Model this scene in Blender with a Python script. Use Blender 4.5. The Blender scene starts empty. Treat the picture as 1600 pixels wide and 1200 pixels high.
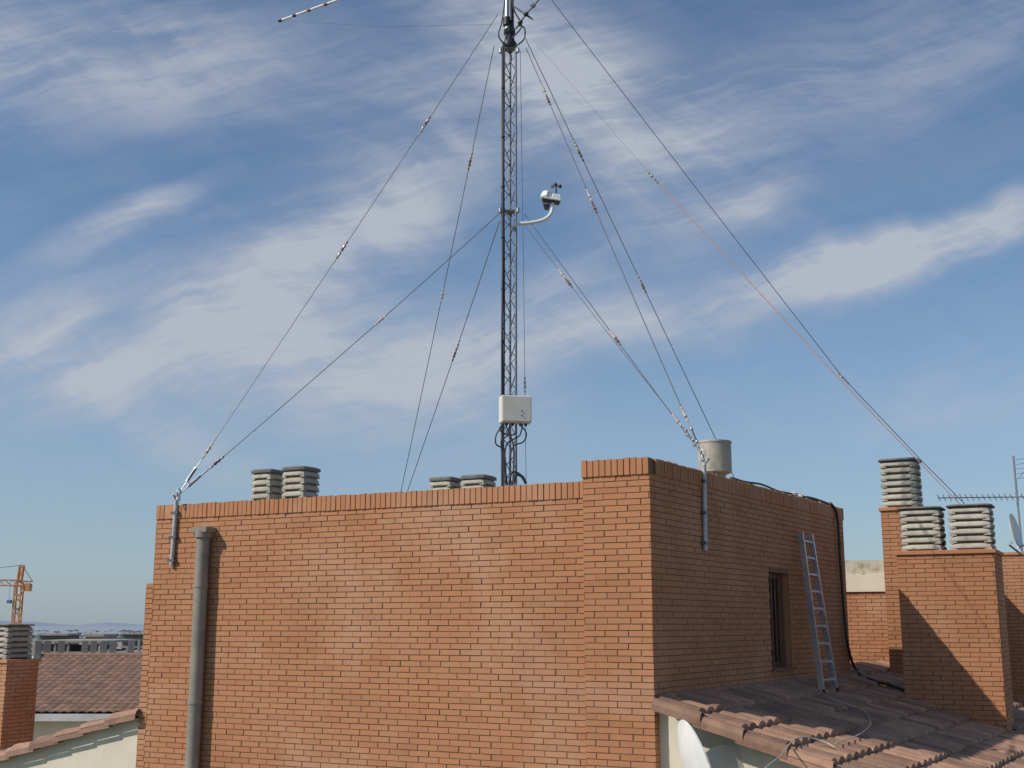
import bpy, math, random
from mathutils import Vector, Matrix
R=random.Random(7)
sc=bpy.context.scene; COL=sc.collection
F=1900.0; PITCH=math.atan(375/F); SN,CS=math.sin(PITCH),math.cos(PITCH)
# ---------------- measuring helpers (eye at the origin, y forward, z up) ----------------
def ray(px,py):
    u=(px-800)/F; v=(600-py)/F
    return Vector((u,CS-v*SN,SN+v*CS))
def at(px,py,Y):
    d=ray(px,py); return d*(Y/d.y)
def proj(P):
    c=P.y*CS+P.z*SN; w=-P.y*SN+P.z*CS
    return (800+F*P.x/c, 600-F*w/c)
def on_wall(p0,p1,px,py,off=0):
    d=Vector((p1[0]-p0[0],p1[1]-p0[1],0)).normalized(); n=Vector((d.y,-d.x,0))
    r=ray(px,py); o=Vector((p0[0],p0[1],0))+n*off
    k=o.dot(n)/r.dot(n); return r*k
# ---------------- mesh builder ----------------
class MB:
    def __init__(s): s.v=[];s.f=[];s.m=[];s.t=[]
    def add(s,vs,fs,mi=0,t=0.5):
        b=len(s.v); s.v+= [tuple(x) for x in vs]
        for f in fs: s.f.append([i+b for i in f]); s.m.append(mi); s.t.append(t)
    def quad(s,a,b,c,d,mi=0,t=.5): s.add([a,b,c,d],[(0,1,2,3)],mi,t)
    def box(s,o,ax,ay,az,mi=0,t=.5):   # o = corner, three edge vectors
        o=Vector(o);ax=Vector(ax);ay=Vector(ay);az=Vector(az)
        vs=[o,o+ax,o+ax+ay,o+ay,o+az,o+ax+az,o+ax+ay+az,o+ay+az]
        s.add(vs,[(3,2,1,0),(4,5,6,7),(0,1,5,4),(1,2,6,5),(2,3,7,6),(3,0,4,7)],mi,t)
    def cbox(s,c,sx,sy,sz,rz=0,mi=0,t=.5):  # centre of the base
        ax=Vector((math.cos(rz),math.sin(rz),0))*sx; ay=Vector((-math.sin(rz),math.cos(rz),0))*sy
        s.box(Vector(c)-ax/2-ay/2,ax,ay,(0,0,sz),mi,t)
    def tube(s,pts,r,n=8,mi=0,t=.5,cap=True):
        pts=[Vector(p) for p in pts]; rs=r if isinstance(r,(list,tuple)) else [r]*len(pts)
        rings=[]; prev=None
        for i,p in enumerate(pts):
            d=(pts[min(i+1,len(pts)-1)]-pts[max(i-1,0)])
            d=d.normalized() if d.length>1e-9 else Vector((0,0,1))
            if prev is None:
                a=d.orthogonal().normalized()
            else:
                a=(prev-d*prev.dot(d))
                a=a.normalized() if a.length>1e-6 else d.orthogonal().normalized()
            prev=a; b=d.cross(a)
            rings.append([p+(a*math.cos(2*math.pi*k/n)+b*math.sin(2*math.pi*k/n))*rs[i] for k in range(n)])
        vs=[q for r_ in rings for q in r_]; fs=[]
        for i in range(len(pts)-1):
            for k in range(n):
                fs.append((i*n+k,i*n+(k+1)%n,(i+1)*n+(k+1)%n,(i+1)*n+k))
        if cap:
            fs.append(tuple(range(n))[::-1]); fs.append(tuple((len(pts)-1)*n+k for k in range(n)))
        s.add(vs,fs,mi,t)
    def lathe(s,c,axis,prof,n=20,mi=0,t=.5,ang0=0,sq=0):   # prof: (r,h); sq>0: rounded square section
        axis=Vector(axis).normalized(); a=axis.orthogonal().normalized()
        if abs(axis.z)>.99: a=Vector((1,0,0))
        b=axis.cross(a); c=Vector(c); vs=[];fs=[]
        for r,h in prof:
            for k in range(n):
                w=2*math.pi*k/n; q=w+ang0; kk=1
                if sq: kk=1/((abs(math.cos(w))**sq+abs(math.sin(w))**sq)**(1/sq))
                vs.append(c+axis*h+(a*math.cos(q)+b*math.sin(q))*max(r*kk,1e-4))
        for i in range(len(prof)-1):
            for k in range(n):
                fs.append((i*n+k,i*n+(k+1)%n,(i+1)*n+(k+1)%n,(i+1)*n+k))
        fs.append(tuple(range(n))[::-1]); fs.append(tuple((len(prof)-1)*n+k for k in range(n)))
        s.add(vs,fs,mi,t)
    def build(s,name,mats,parent=None,smooth=False,bevel=0):
        me=bpy.data.meshes.new(name); me.from_pydata(s.v,[],s.f)
        if not isinstance(mats,(list,tuple)): mats=[mats]
        for m in mats: me.materials.append(m)
        me.polygons.foreach_set('material_index',s.m)
        ca=me.color_attributes.new('tint','FLOAT_COLOR','CORNER'); buf=[]
        for p,t in zip(me.polygons,s.t):
            buf+= [t,t,t,1.0]*p.loop_total
        ca.data.foreach_set('color',buf)
        if smooth:
            me.polygons.foreach_set('use_smooth',[True]*len(me.polygons))
            me.set_sharp_from_angle(angle=math.radians(40))
        me.update()
        o=bpy.data.objects.new(name,me); COL.objects.link(o)
        if bevel:
            bm=o.modifiers.new('bevel','BEVEL'); bm.width=bevel; bm.segments=2; bm.limit_method='ANGLE'
        if parent is not None:
            o.parent=parent; o.matrix_parent_inverse=Matrix.Translation(-parent.location)
        return o
def tag(o,label=None,cat=None,group=None,kind=None):
    if label:o['label']=label
    if cat:o['category']=cat
    if group:o['group']=group
    if kind:o['kind']=kind
    return o
def thing(name,loc,label,cat,group=None):
    e=bpy.data.objects.new(name,None); COL.objects.link(e); e.location=loc; e.empty_display_size=.1
    return tag(e,label,cat,group)
# ---------------- materials ----------------
def nodes(name):
    m=bpy.data.materials.new(name); m.use_nodes=True; nt=m.node_tree
    return m,nt,nt.nodes['Principled BSDF']
def N(nt,t,**k):
    n=nt.nodes.new(t)
    for a,b in k.items(): setattr(n,a,b)
    return n
def noise(nt,scale,detail=4,rough=.6,vec=None,dist=0):
    n=N(nt,'ShaderNodeTexNoise'); n.inputs['Scale'].default_value=scale; n.inputs['Detail'].default_value=detail
    n.inputs['Roughness'].default_value=rough; n.inputs['Distortion'].default_value=dist
    if vec is not None: nt.links.new(vec,n.inputs['Vector'])
    return n
def mixc(nt,fac,a,b,mode='MIX'):
    n=N(nt,'ShaderNodeMix',data_type='RGBA',blend_type=mode)
    for i,x in ((0,fac),(6,a),(7,b)):
        if hasattr(x,'is_output') : nt.links.new(x,n.inputs[i])
        else: n.inputs[i].default_value=(x if i==0 else (*x,1))
    return n.outputs[2]
def mapr(nt,x,a,b,c=0,d=1,smooth=True):
    n=N(nt,'ShaderNodeMapRange'); 
    if smooth:n.interpolation_type='SMOOTHSTEP'
    nt.links.new(x,n.inputs[0])
    for i,v in zip((1,2,3,4),(a,b,c,d)): n.inputs[i].default_value=v
    return n.outputs[0]
def simple(name,c1,c2=None,scale=8,rough=.7,metal=0,bump=.0,bscale=60,dirt=None,tint=0):
    m,nt,b=nodes(name); tc=N(nt,'ShaderNodeTexCoord')
    c2=c2 or tuple(x*.75 for x in c1)
    n=noise(nt,scale,5,.65,tc.outputs['Object'])
    col=mixc(nt,mapr(nt,n.outputs[0],.35,.68),c1,c2)
    if dirt:
        n2=noise(nt,dirt[0],6,.7,tc.outputs['Object'])
        col=mixc(nt,mapr(nt,n2.outputs[0],dirt[1],dirt[1]+.18,0,dirt[3] if len(dirt)>3 else .8),col,dirt[2])
    if tint:
        at_=N(nt,'ShaderNodeAttribute',attribute_name='tint')
        k=mapr(nt,at_.outputs['Fac'],0,1,1-tint,1+tint,False)
        cc=N(nt,'ShaderNodeVectorMath',operation='SCALE'); nt.links.new(col,cc.inputs[0]); nt.links.new(k,cc.inputs['Scale']); col=cc.outputs[0]
    nt.links.new(col,b.inputs['Base Color']); b.inputs['Roughness'].default_value=rough; b.inputs['Metallic'].default_value=metal
    if bump:
        n3=noise(nt,bscale,6,.7,tc.outputs['Object']); bp=N(nt,'ShaderNodeBump'); bp.inputs['Strength'].default_value=bump; bp.inputs['Distance'].default_value=.01
        nt.links.new(n3.outputs[0],bp.inputs['Height']); nt.links.new(bp.outputs[0],b.inputs['Normal'])
    return m
def brick_mat(name,ca,cb,cc,efflo=0.34):
    m,nt,b=nodes(name); g=N(nt,'ShaderNodeNewGeometry')
    a=N(nt,'ShaderNodeAttribute',attribute_name='tint')
    r=N(nt,'ShaderNodeValToRGB'); e=r.color_ramp.elements; e[0].color=(*ca,1);e[0].position=.0;e[1].color=(*cb,1);e[1].position=1
    x=e.new(.55); x.color=(*cc,1)
    nt.links.new(a.outputs['Fac'],r.inputs[0])
    n1=noise(nt,38,6,.75,g.outputs['Position']); 
    col=mixc(nt,mapr(nt,n1.outputs[0],.3,.75,0,.25),r.outputs[0],tuple(x*.78 for x in cc))
    n2=noise(nt,.9,6,.64,g.outputs['Position'],.5)
    col=mixc(nt,mapr(nt,n2.outputs[0],.46,.72,0,efflo),col,(.58,.40,.29))
    n4=noise(nt,.8,5,.62,g.outputs['Position'],.8)
    col=mixc(nt,mapr(nt,n4.outputs[0],.46,.70,0,.30),col,tuple(x*.72 for x in cb))
    nt.links.new(col,b.inputs['Base Color']); b.inputs['Roughness'].default_value=.9; b.inputs['Specular IOR Level'].default_value=.2
    n3=noise(nt,90,6,.7,g.outputs['Position']); bp=N(nt,'ShaderNodeBump'); bp.inputs['Strength'].default_value=.35; bp.inputs['Distance'].default_value=.005
    nt.links.new(n3.outputs[0],bp.inputs['Height']); nt.links.new(bp.outputs[0],b.inputs['Normal'])
    return m
BRICK=brick_mat('orange_brick',(.455,.208,.104),(.415,.182,.090),(.475,.218,.110))
MORT=simple('mortar',(.235,.125,.077),(.165,.09,.056),20,.95,bump=.3)
CONC=simple('cast_concrete',(.46,.425,.35),(.35,.32,.265),9,.9,bump=.4,dirt=(5,.55,(.21,.19,.16)),tint=.12)
CONCD=simple('dark_lid_and_gap_shade',(.20,.195,.18),(.13,.13,.12),9,.95,bump=.4)  # dark grey of the lids; also shade painted on the core between slats
CREAM=simple('cream_render',(.72,.65,.51),(.64,.57,.44),1.5,.95,bump=.5,bscale=140,dirt=(2.2,.6,(.45,.39,.30),.5))
TILE=simple('brown_roof_tile',(.38,.215,.14),(.26,.15,.10),6,.85,bump=.5,dirt=(3.5,.6,(.40,.28,.20),.5),tint=.32)
TILEO=simple('weathered_verge_tile',(.34,.19,.13),(.22,.135,.095),5,.85,bump=.5,dirt=(7,.56,(.13,.105,.085),.8),tint=.3)
GALV=simple('galvanised_steel',(.42,.43,.45),(.30,.31,.33),30,.45,.8)
SILV=simple('silver_paint',(.50,.51,.53),(.38,.39,.41),30,.45,.25)
MASTM=simple('mast_steel',(.20,.215,.235),(.13,.14,.155),20,.45,.5)
WIRE=simple('steel_wire',(.16,.16,.17),(.11,.11,.12),20,.5,.6)
BLK=simple('black_rubber',(.018,.018,.02),(.03,.03,.032),20,.5)
WHT=simple('white_plastic',(.78,.78,.76),(.70,.70,.68),6,.4)
DISHC=simple('cream_dish_paint',(.62,.58,.50),(.55,.51,.43),6,.5)
BOXM=simple('cabinet_paint',(.74,.71,.62),(.68,.65,.56),5,.45)
INSW=simple('white_insulator',(.52,.48,.42),(.40,.36,.32),20,.4)
INSB=simple('brown_insulator',(.22,.12,.07),(.15,.08,.05),20,.3)
ROPE=simple('pink_orange_rope',(.90,.50,.40),(.82,.44,.36),30,.9)
PIPEM=simple('grey_downpipe',(.29,.25,.21),(.21,.185,.155),4,.55,.0,dirt=(6,.6,(.36,.31,.25),.6))
ALU=simple('aluminium',(.62,.63,.64),(.5,.51,.52),12,.35,.8)
FRAMEM=simple('brown_window_frame',(.17,.08,.045),(.11,.055,.032),10,.5)
GLASS=simple('dark_glass',(.012,.013,.016),(.02,.022,.025),3,.08)
SLAB=simple('rooftop_screed',(.30,.27,.23),(.22,.20,.17),3,.95)
CRANEM=simple('crane_orange',(.62,.27,.09),(.54,.22,.08),1,.6)
CRANEB=simple('crane_blue',(.08,.20,.42),(.06,.16,.36),1,.6)
HAZEC=simple('distant_concrete',(.37,.335,.295),(.28,.255,.23),.6,.95)
HAZED=simple('distant_shade',(.15,.14,.13),(.11,.10,.10),.6,.95)  # darker concrete tone, painted shade for the openings of far buildings
TREED=simple('distant_foliage',(.165,.185,.16),(.12,.14,.125),.02,.95)  # greens lightened, distance haze is put into the colour
HILL=simple('hazy_hill',(.24,.29,.37),(.21,.26,.34),.002,1)  # bluish base colour carries the aerial haze
LTILE=simple('red_brown_tile',(.285,.165,.115),(.21,.125,.088),5,.9,bump=.4,tint=.2)
WHITEW=simple('painted_gutter',(.62,.62,.60),(.5,.5,.48),4,.7)

# ---------------- frame of the tower ----------------
A=Vector((-3.61,12.38,0)); B=Vector((1.15,9.95,0)); C=Vector((3.93,14.49,0)); D=A+C-B
PL=Vector((.62,10.22,0))
fv=(B-A).normalized(); sv=(C-B).normalized(); nq=Vector((sv.y,-sv.x,0)); nf=Vector((fv.y,-fv.x,0))
PL=A+fv*((PL-A).dot(fv))
HF,HS=1.18,1.345; ZB=-2.6
RZ=-.575
def on_roof(px,py,lift=0):
    r=ray(px,py)
    q0=-B.dot(nq); a=r.x*nq.x+r.y*nq.y
    k=(RZ-.33*q0+lift)/(r.z+.33*a); return r*k
CH,BL,JT=.0505,.203,.0052
def brick_wall(mb,p0,p1,ztop,zbot,hole=None,ch=CH,bl=BL,j=JT,seed=1,joint=.0074,row0=0):
    rr=random.Random(seed); p0=Vector((p0[0],p0[1],0)); p1=Vector((p1[0],p1[1],0)); d=p1-p0; L=d.length; d.normalize(); n=Vector((d.y,-d.x,0))
    z=ztop; row=row0; up=Vector((0,0,1))
    while z>zbot+.01:
        zb=max(z-ch+joint,zbot)
        off=(bl*.5 if row%2 else 0)+rr.uniform(-.014,.014)+bl*.02
        a=-off
        while a<L:
            a0,a1=max(a,0),min(a+bl-joint*rr.uniform(.9,1.5),L-.001); a+=bl+rr.uniform(-.004,.004)
            segs=[(a0,a1)]
            if hole and z>hole[2] and zb<hole[3]:
                ns=[]
                for q0,q1 in segs:
                    if q1<=hole[0] or q0>=hole[1]: ns.append((q0,q1))
                    else:
                        if q0<hole[0]: ns.append((q0,hole[0]))
                        if q1>hole[1]: ns.append((hole[1],q1))
                segs=ns
            for q0,q1 in segs:
                if q1-q0<.015: continue
                jt=rr.uniform(-.0016,.0016)
                dz=rr.uniform(-.001,.001)
                mb.box(p0+d*q0-n*j*1.02+up*(zb+dz),d*(q1-q0),n*(j+jt),up*(z-zb),0,rr.random())
        z-=ch; row+=1
    def bk(a0,a1,z0,z1):
        if a1-a0>.001 and z1-z0>.001:
            o=p0-n*j; mb.quad(o+d*a0+up*z0,o+d*a1+up*z0,o+d*a1+up*z1,o+d*a0+up*z1,1)
    if hole:
        bk(0,hole[0],zbot,ztop); bk(hole[1],L,zbot,ztop); bk(hole[0],hole[1],zbot,hole[2]); bk(hole[0],hole[1],hole[3],ztop)
    else: bk(0,L,zbot,ztop)
def soldiers(mb,p0,p1,ztop,h,depth=.24,proud=.012,th=.055,seed=3,joint=.009):
    rr=random.Random(seed); p0=Vector((p0[0],p0[1],0)); p1=Vector((p1[0],p1[1],0)); d=p1-p0; L=d.length; d.normalize(); n=Vector((d.y,-d.x,0)); up=Vector((0,0,1))
    k=round(L/th); th=L/k
    for i in range(k):
        jt=rr.uniform(-.003,.003)
        mb.box(p0+d*(i*th+joint/2)-n*depth+up*(ztop-h),d*(th-joint),n*(depth+proud+jt),up*(h+rr.uniform(-.005,.004)),0,rr.random())
    mb.box(p0+d*.004-n*(depth-.004)+up*(ztop-h+.004),d*(L-.008),n*(depth-.006),up*(h-.014),1)

# ================= brick rooftop tower =================
SH=.138
tower=thing('rooftop_tower',(0.2,12.2,-.6),'orange brick stair tower with soldier course parapet on the ridge of the tiled roof','building')
mb=MB(); brick_wall(mb,A,PL,HF-SH,ZB,seed=11); mb.build('front_wall',[BRICK,MORT],tower)
mb=MB(); soldiers(mb,A-nf*0,PL,HF,SH,seed=5); mb.build('front_coping',[BRICK,MORT],tower)
pr=nf*.06
mb=MB(); brick_wall(mb,PL+pr,B+pr,HS-SH,ZB,seed=12,row0=1); brick_wall(mb,PL-nf*.05,PL+pr,HS-SH,ZB,seed=13)
mb.build('corner_pier',[BRICK,MORT],tower)
S0=B+pr
mb=MB(); soldiers(mb,PL+pr-fv*.01,B+pr-fv*.0,HS,SH,depth=.11,proud=.014,seed=6)
mb.box(PL+pr-fv*.01-nf*.36+Vector((0,0,HS-SH)),fv*.43,nf*.245,(0,0,SH-.004),0,.5); mb.build('pier_coping',[BRICK,MORT],tower)
wt=on_wall(S0,C,1201,893); wb=on_wall(S0,C,1238,1045)
a0=(Vector((wt.x,wt.y,0))-S0).dot((C-S0).normalized()); a1=(Vector((wb.x,wb.y,0))-S0).dot((C-S0).normalized())
hole=(a0,a1,wb.z+.02,wt.z)
mb=MB(); brick_wall(mb,S0,C,HS-SH,ZB,hole=hole,seed=14); mb.build('side_wall',[BRICK,MORT],tower)
mb=MB(); soldiers(mb,S0+(C-S0).normalized()*.115,C,HS,SH,proud=.012,seed=7); mb.build('side_coping',[BRICK,MORT],tower)
mb=MB(); brick_wall(mb,C,D,HS,ZB,seed=15); brick_wall(mb,D,A,HF-SH,ZB,seed=16); 
mb.box(D+Vector((0,0,HF-SH)),A-D,-(Vector((( A-D).y,-(A-D).x,0)).normalized())*.24,(0,0,SH-.004),0)
mb.build('rear_wall',[BRICK,MORT],tower)
mb=MB()
q0=A-fv*.085+nf*.004; q1=A+fv*.02+nf*.004
brick_wall(mb,q0,q1,.40,ZB,seed=21,j=.010); brick_wall(mb,q0-nf*1.2,q0,.40,ZB,seed=22)
mb.quad(q0+Vector((0,0,.40)),A+Vector((0,0,.40)),A-nf*1.2+Vector((0,0,.40)),q0-nf*1.2+Vector((0,0,.40)),0)
mb.build('wall_offset',[BRICK,MORT],tower)
mb=MB(); m_=.06
def inn(p): 
    c=(A+B+C+D)/4; return p+(c-p).normalized()*m_
mb.add([inn(p)+Vector((0,0,.80)) for p in (A,B,C,D)],[(0,1,2,3)]); mb.build('roof_deck',SLAB,tower)
mb=MB()
for p,q in ((A,PL),(B,C)):
    d=(q-p).normalized(); n=Vector((d.y,-d.x,0)); h=HF if p is A else HS
    mb.quad(p-n*.235+Vector((0,0,.8)),q-n*.235+Vector((0,0,.8)),q-n*.235+Vector((0,0,h-SH+.005)),p-n*.235+Vector((0,0,h-SH+.005)))
mb.build('parapet_lining',MORT,tower)
# window
sd=(C-S0).normalized(); sn=Vector((sd.y,-sd.x,0)); up=Vector((0,0,1))
win=MB(); W=a1-a0; Hh=hole[3]-hole[2]; o=S0+sd*a0+up*hole[2]
t_=.05
ob=o-sn*.14
for (x,z,w,h) in ((0,0,W,t_),(0,Hh-t_,W,t_),(0,t_,t_,Hh-2*t_),(W-t_,t_,t_,Hh-2*t_),(W*.5-.03,t_,.06,Hh-2*t_)):
    win.box(ob+sd*x+up*z,sd*w,sn*.05,up*h)
wo=win.build('window',FRAMEM,tower)
mb=MB(); mb.quad(ob+sn*.02,ob+sd*W+sn*.02,ob+sd*W+sn*.02+up*Hh,ob+sn*.02+up*Hh); mb.build('pane',GLASS,wo)
mb=MB()
for (p,e1,e2) in ((o-sd*.002,-sn*.15,up*Hh),(o+sd*(W+.002),-sn*.15,up*Hh),(o-up*.002,-sn*.15,sd*W),(o+up*(Hh+.002),-sn*.15,sd*W)):
    p=p-sn*.008; mb.quad(p,p+e1,p+e1+e2,p+e2)
mb.build('reveal',BRICK,wo)
mb=MB(); mb.box(o-sd*.04-sn*.02+up*-.03,sd*(W+.08),sn*.05,up*.028); mb.build('sill',MORT,wo)
for i in range(5): 
    x=W*(i+.5)/5; mb=MB(); mb.tube([o+sd*x-sn*.05,o+sd*x-sn*.05+up*Hh],.008,6); mb.build('window_bar',FRAMEM,wo)
# downpipe
pt=on_wall(A,B,318,832,.075)
dp=MB(); x,y=pt.x,pt.y; dp.tube([(x,y,ZB),(x,y,pt.z+.02)],.066,20)
dpo=dp.build('downpipe',PIPEM,tower,True)
mb=MB(); mb.tube([(x,y,pt.z-.05),(x,y,pt.z+.02)],.084,20); mb.tube([Vector((x,y,pt.z-.005)),Vector((x,y,pt.z-.005))-nf*.09+fv*.0],.07,16)
mb.cbox((x,y,pt.z+.0),.19,.15,.05,math.atan2(fv.y,fv.x)); mb.build('pipe_collar',PIPEM,dpo,True)
for zz in (.35,-.75,-1.8):
    mb=MB(); mb.tube([(x,y,zz),(x,y,zz+.035)],.072,20); mb.box(Vector((x,y,zz))-fv*.012-nf*.09,fv*.024,nf*.06,(0,0,.03)); mb.build('pipe_clip',PIPEM,dpo,True)

# ================= roof tiles =================
def tile_roof(mb,O,ds,dt,Ls,Lt,slope,per=.185,course=.335,amp=.036,step=.042,seed=1,ns=8,zoff=0):
    rr=random.Random(seed); O=Vector(O); n=int(Ls/per); nc=int(math.ceil(Lt/course))
    up=Vector((0,0,1))
    def prof(k): 
        x=k/ns; return amp*(math.sin(math.pi*x)**.8 if x<.999 else 0)
    for c in range(nc):
        ta=c*course-.03; tb=min((c+1)*course,Lt)
        for i in range(n):
            tn=rr.random(); jz=rr.uniform(-.002,.002); js=rr.uniform(-.005,.005)
            vs=[];fs=[]
            for k in range(ns+1):
                w=i*per+k*per/ns; z=prof(k)+jz
                p=O+ds*w
                vs.append(p+dt*max(ta,0)+up*(z-slope*ta)); vs.append(p+dt*(tb+js)+up*(z+step-slope*tb)); vs.append(p+dt*(tb+js)+up*(z+step-.036-slope*tb))
            for k in range(ns):
                a=k*3; fs.append((a,a+3,a+4,a+1)); fs.append((a+1,a+4,a+5,a+2))
            mb.add(vs,fs,0,tn)
def verge(mb,O,dt,L,slope,r=.095,l=.40,seed=2,flap=.05):
    rr=random.Random(seed); O=Vector(O); n=int(L/l)
    lat=Vector((dt.y,-dt.x,0)).normalized()
    for i in range(n):
        a=O+dt*(i*l-.06)-Vector((0,0,slope*(i*l-.06))); b=O+dt*((i+1)*l)-Vector((0,0,slope*(i+1)*l))+Vector((0,0,.025)); tn=rr.random()
        vs=[];fs=[];m=8; tl=rr.uniform(-.006,.006)
        for e,(p,rad) in enumerate(((a,r*.88),(b,r),(b,r-.018))):
            for k in range(m+1):
                q=math.pi*k/m; vs.append(p+lat*math.cos(q)*rad+Vector((0,0,1))*(math.sin(q)*rad*.8+tl))
        for e in range(2):
            for k in range(m): fs.append((e*(m+1)+k,e*(m+1)+k+1,(e+1)*(m+1)+k+1,(e+1)*(m+1)+k))
        mb.add(vs,fs,0,tn)
        sg=1 if lat.dot(nf)>0 else -1
        mb.add([a+lat*sg*r*.95,b+lat*sg*r,b+lat*sg*r-Vector((0,0,flap)),a+lat*sg*r*.95-Vector((0,0,flap))],[(0,1,2,3)],0,tn*.8)
bld=thing('apartment_building',(1,16,-20),'cream rendered apartment building with brown tiled gable roof around the orange brick tower','building')
k=fv.dot(nq); slr=.33*k
mb=MB()
tile_roof(mb,B-sv*.10+fv*.04+Vector((0,0,RZ-.03)),sv,fv,5.5,6.2,slr,seed=31)
tile_roof(mb,B+sv*5.40-fv*.28+Vector((0,0,RZ-.03+.28*slr)),sv,fv,2.65,6.5,slr,seed=32)
mb.build('right_roof_slope',TILE,bld,True)
mb=MB(); 
tile_roof(mb,A-fv*.1-sv*.05+Vector((0,0,-.86)),sv,-fv,8.2,4.5,.267,seed=33,ns=4); mb.build('left_roof_slope',TILE,bld,True)
mb=MB(); verge(mb,B+nf*.11+fv*.08+Vector((0,0,RZ-.055)),fv,6.2,slr,seed=4,r=.068,l=.33); mb.build('right_verge',TILE,bld,True)
mb=MB(); verge(mb,A+nf*.02-fv*.12+Vector((0,0,-.885)),-fv,4.4,.267,seed=5,r=.06,l=.34); mb.build('left_verge',TILEO,bld,True)
off=-nf*.03
def G(t,z,s=0): return B+fv*t+off+sv*s+Vector((0,0,z))
TL=-5.344; ZT=RZ-.09
prof=[(-9.6,-20),(6,-20),(6,ZT-6*slr),(0,ZT),(-2.67,.1),(TL,-.88),(-9.6,-.88-.267*4.25)]
mb=MB(); mb.add([G(t,z) for t,z in prof],[tuple(range(7))]); mb.build('gable_wall',CREAM,bld)
DP=8.0
mb=MB(); mb.quad(G(6,-20),G(6,-20,DP),G(6,ZT-.06-6*slr,DP),G(6,ZT-.06-6*slr)); mb.quad(G(-9.6,-20,DP),G(-9.6,-20),G(-9.6,-.95-.267*4.25),G(-9.6,-.95-.267*4.25,DP)); mb.add([G(t,z-.05,DP) for t,z in prof][::-1],[tuple(range(7))])
mb.build('rear_body',CREAM,bld)
mb=MB()
mb.box(B+Vector((0,0,RZ-.06)),sv*5.3,nq*.04,Vector((0,0,.09))); mb.build('wall_flashing',TILE,bld)

# ================= vent caps =================
def cap_mesh(mb,c,w,h,n,rot):
    c=Vector(c); th=h/n; a0=rot; rad=w/2; SQ=8
    for i in range(n):
        z=i*th; tn=R.random(); rad_=rad*R.uniform(.96,1.0)
        mb.lathe(c+Vector((0,0,z)),(0,0,1),[(rad*.78,0),(rad*.78,th*.30)],32,1,.3,a0,SQ)  # recessed core coloured dark, shade put into the slat gaps
        mb.lathe(c+Vector((0,0,z+th*.20)),(0,0,1),[(rad_*.94,0),(rad_*1.0,th*.10),(rad_*1.0,th*.36),(rad_*.92,th*.66),(rad*.79,th*.79)],32,0,tn,a0,SQ)
        for q in range(4):
            an=a0+math.pi/4+q*math.pi/2; p=c+Vector((math.cos(an),math.sin(an),0))*rad*1.08+Vector((0,0,z)); mb.cbox(p,w*.16,w*.16,th*.3,rot,0,tn)
def cap(parent,c,w,h,n,rot,lidk=1.0):
    mb=MB(); cap_mesh(mb,c,w,h*.95,n,rot); o=mb.build('vent_cap',[CONC,CONCD],parent,True)
    mb=MB(); rad=w/2*1.05*lidk; c=Vector(c)
    mb.lathe(c+Vector((0,0,h*.95)),(0,0,1),[(rad*.97,0),(rad,.008),(rad*.99,h*.035),(rad*.9,h*.05)],32,0,.3,rot,9)
    mb.build('cap_lid',CONCD,o,True)
    return o
ROT=math.atan2(fv.y,fv.x)
for (px0,px1,ptop,Y,lab) in ((395,444,735,13.2,'slatted concrete vent at far left behind the tower parapet'),
                       (443,499,731,13.0,'slatted concrete vent just right of the leftmost one behind the parapet'),
                       (672,721,747,15.0,'low slatted concrete vent top, left one of the pair beside the mast foot'),
                       (720,775,744,14.8,'low slatted concrete vent top, nearest the lattice mast on its left')):
    top=at((px0+px1)/2,ptop,Y); w=(px1-px0)/F*Y/1.25
    e=thing('roof_vent',(top.x,top.y,.80),lab,'vent','slatted concrete vents on the tower roof')
    h=top.z-.80; nt_=max(4,int(round(h/.078)))
    cap(e,(top.x,top.y,.80),w,h,nt_,ROT)
Y=12.9; top=at(1116,692,Y); w=52/F*Y
e=thing('chimney_pot',(top.x,top.y,.8),'smooth pale cylindrical concrete pot behind the side parapet of the tower','chimney pot')
mb=MB(); h=top.z-.8; mb.lathe((top.x,top.y,.8),(0,0,1),[(w*.32,0),(w*.32,h-.34),(w*.42,h-.335),(w*.5,h-.32),(w*.5,h)],32); mb.build('pot_body',CONC,e,True)
mb=MB(); mb.lathe((top.x,top.y,.8+h),(0,0,1),[(w*.515,-.012),(w*.525,0),(w*.515,.012)],32); mb.build('pot_rim',CONC,e,True)

# ================= chimneys =================
def chimney(lab,pxl,pxr,Y,pyt,depth,zb,caps,seed,group='brick chimneys on the roofs'):
    pl=at(pxl,pyt,Y); z=pl.z; P0=Vector((pl.x,pl.y,0)); xr=ray(pxr,pyt); r=xr.x/xr.y
    w=(r*P0.y-P0.x)/(fv.x-r*fv.y)
    P1=P0+fv*w; P2=P1-nf*depth; P3=P0-nf*depth
    e=thing('brick_chimney',(P0+P2)*.5+Vector((0,0,zb)),lab,'chimney',group)
    mb=MB()
    for i,(a,b) in enumerate(((P0,P1),(P1,P2),(P2,P3),(P3,P0))): brick_wall(mb,a,b,z,zb,seed=seed+i,row0=i)
    mb.build('brick_stack',[BRICK,MORT],e)
    mb=MB(); ov=.025; mb.box(P0-fv*ov+nf*ov+Vector((0,0,z+.002)),fv*(w+2*ov),-nf*(depth+2*ov),Vector((0,0,.045)),0,.3); mb.build('ledge',BRICK,e,False,.006)
    for (pc,py0,dd,cw,n) in caps:
        r=ray(pc,py0); r=r.x/r.y
        Q=P0-nf*dd; t=(r*Q.y-Q.x)/(fv.x-r*fv.y); c=Q+fv*t
        tp=at(pc,py0,c.y).z
        cap(e,(c.x,c.y,z+.05),cw,tp-z-.05,n,ROT)
    return e,P0,P1,z
chimney('large brick chimney at right with two louvred concrete caps and a diagonal shadow across it',1401,1553,13.8,868,.85,-1.6,
        [(1440,794,.36,.46,6),(1516,790,.36,.47,6)],51)
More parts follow.
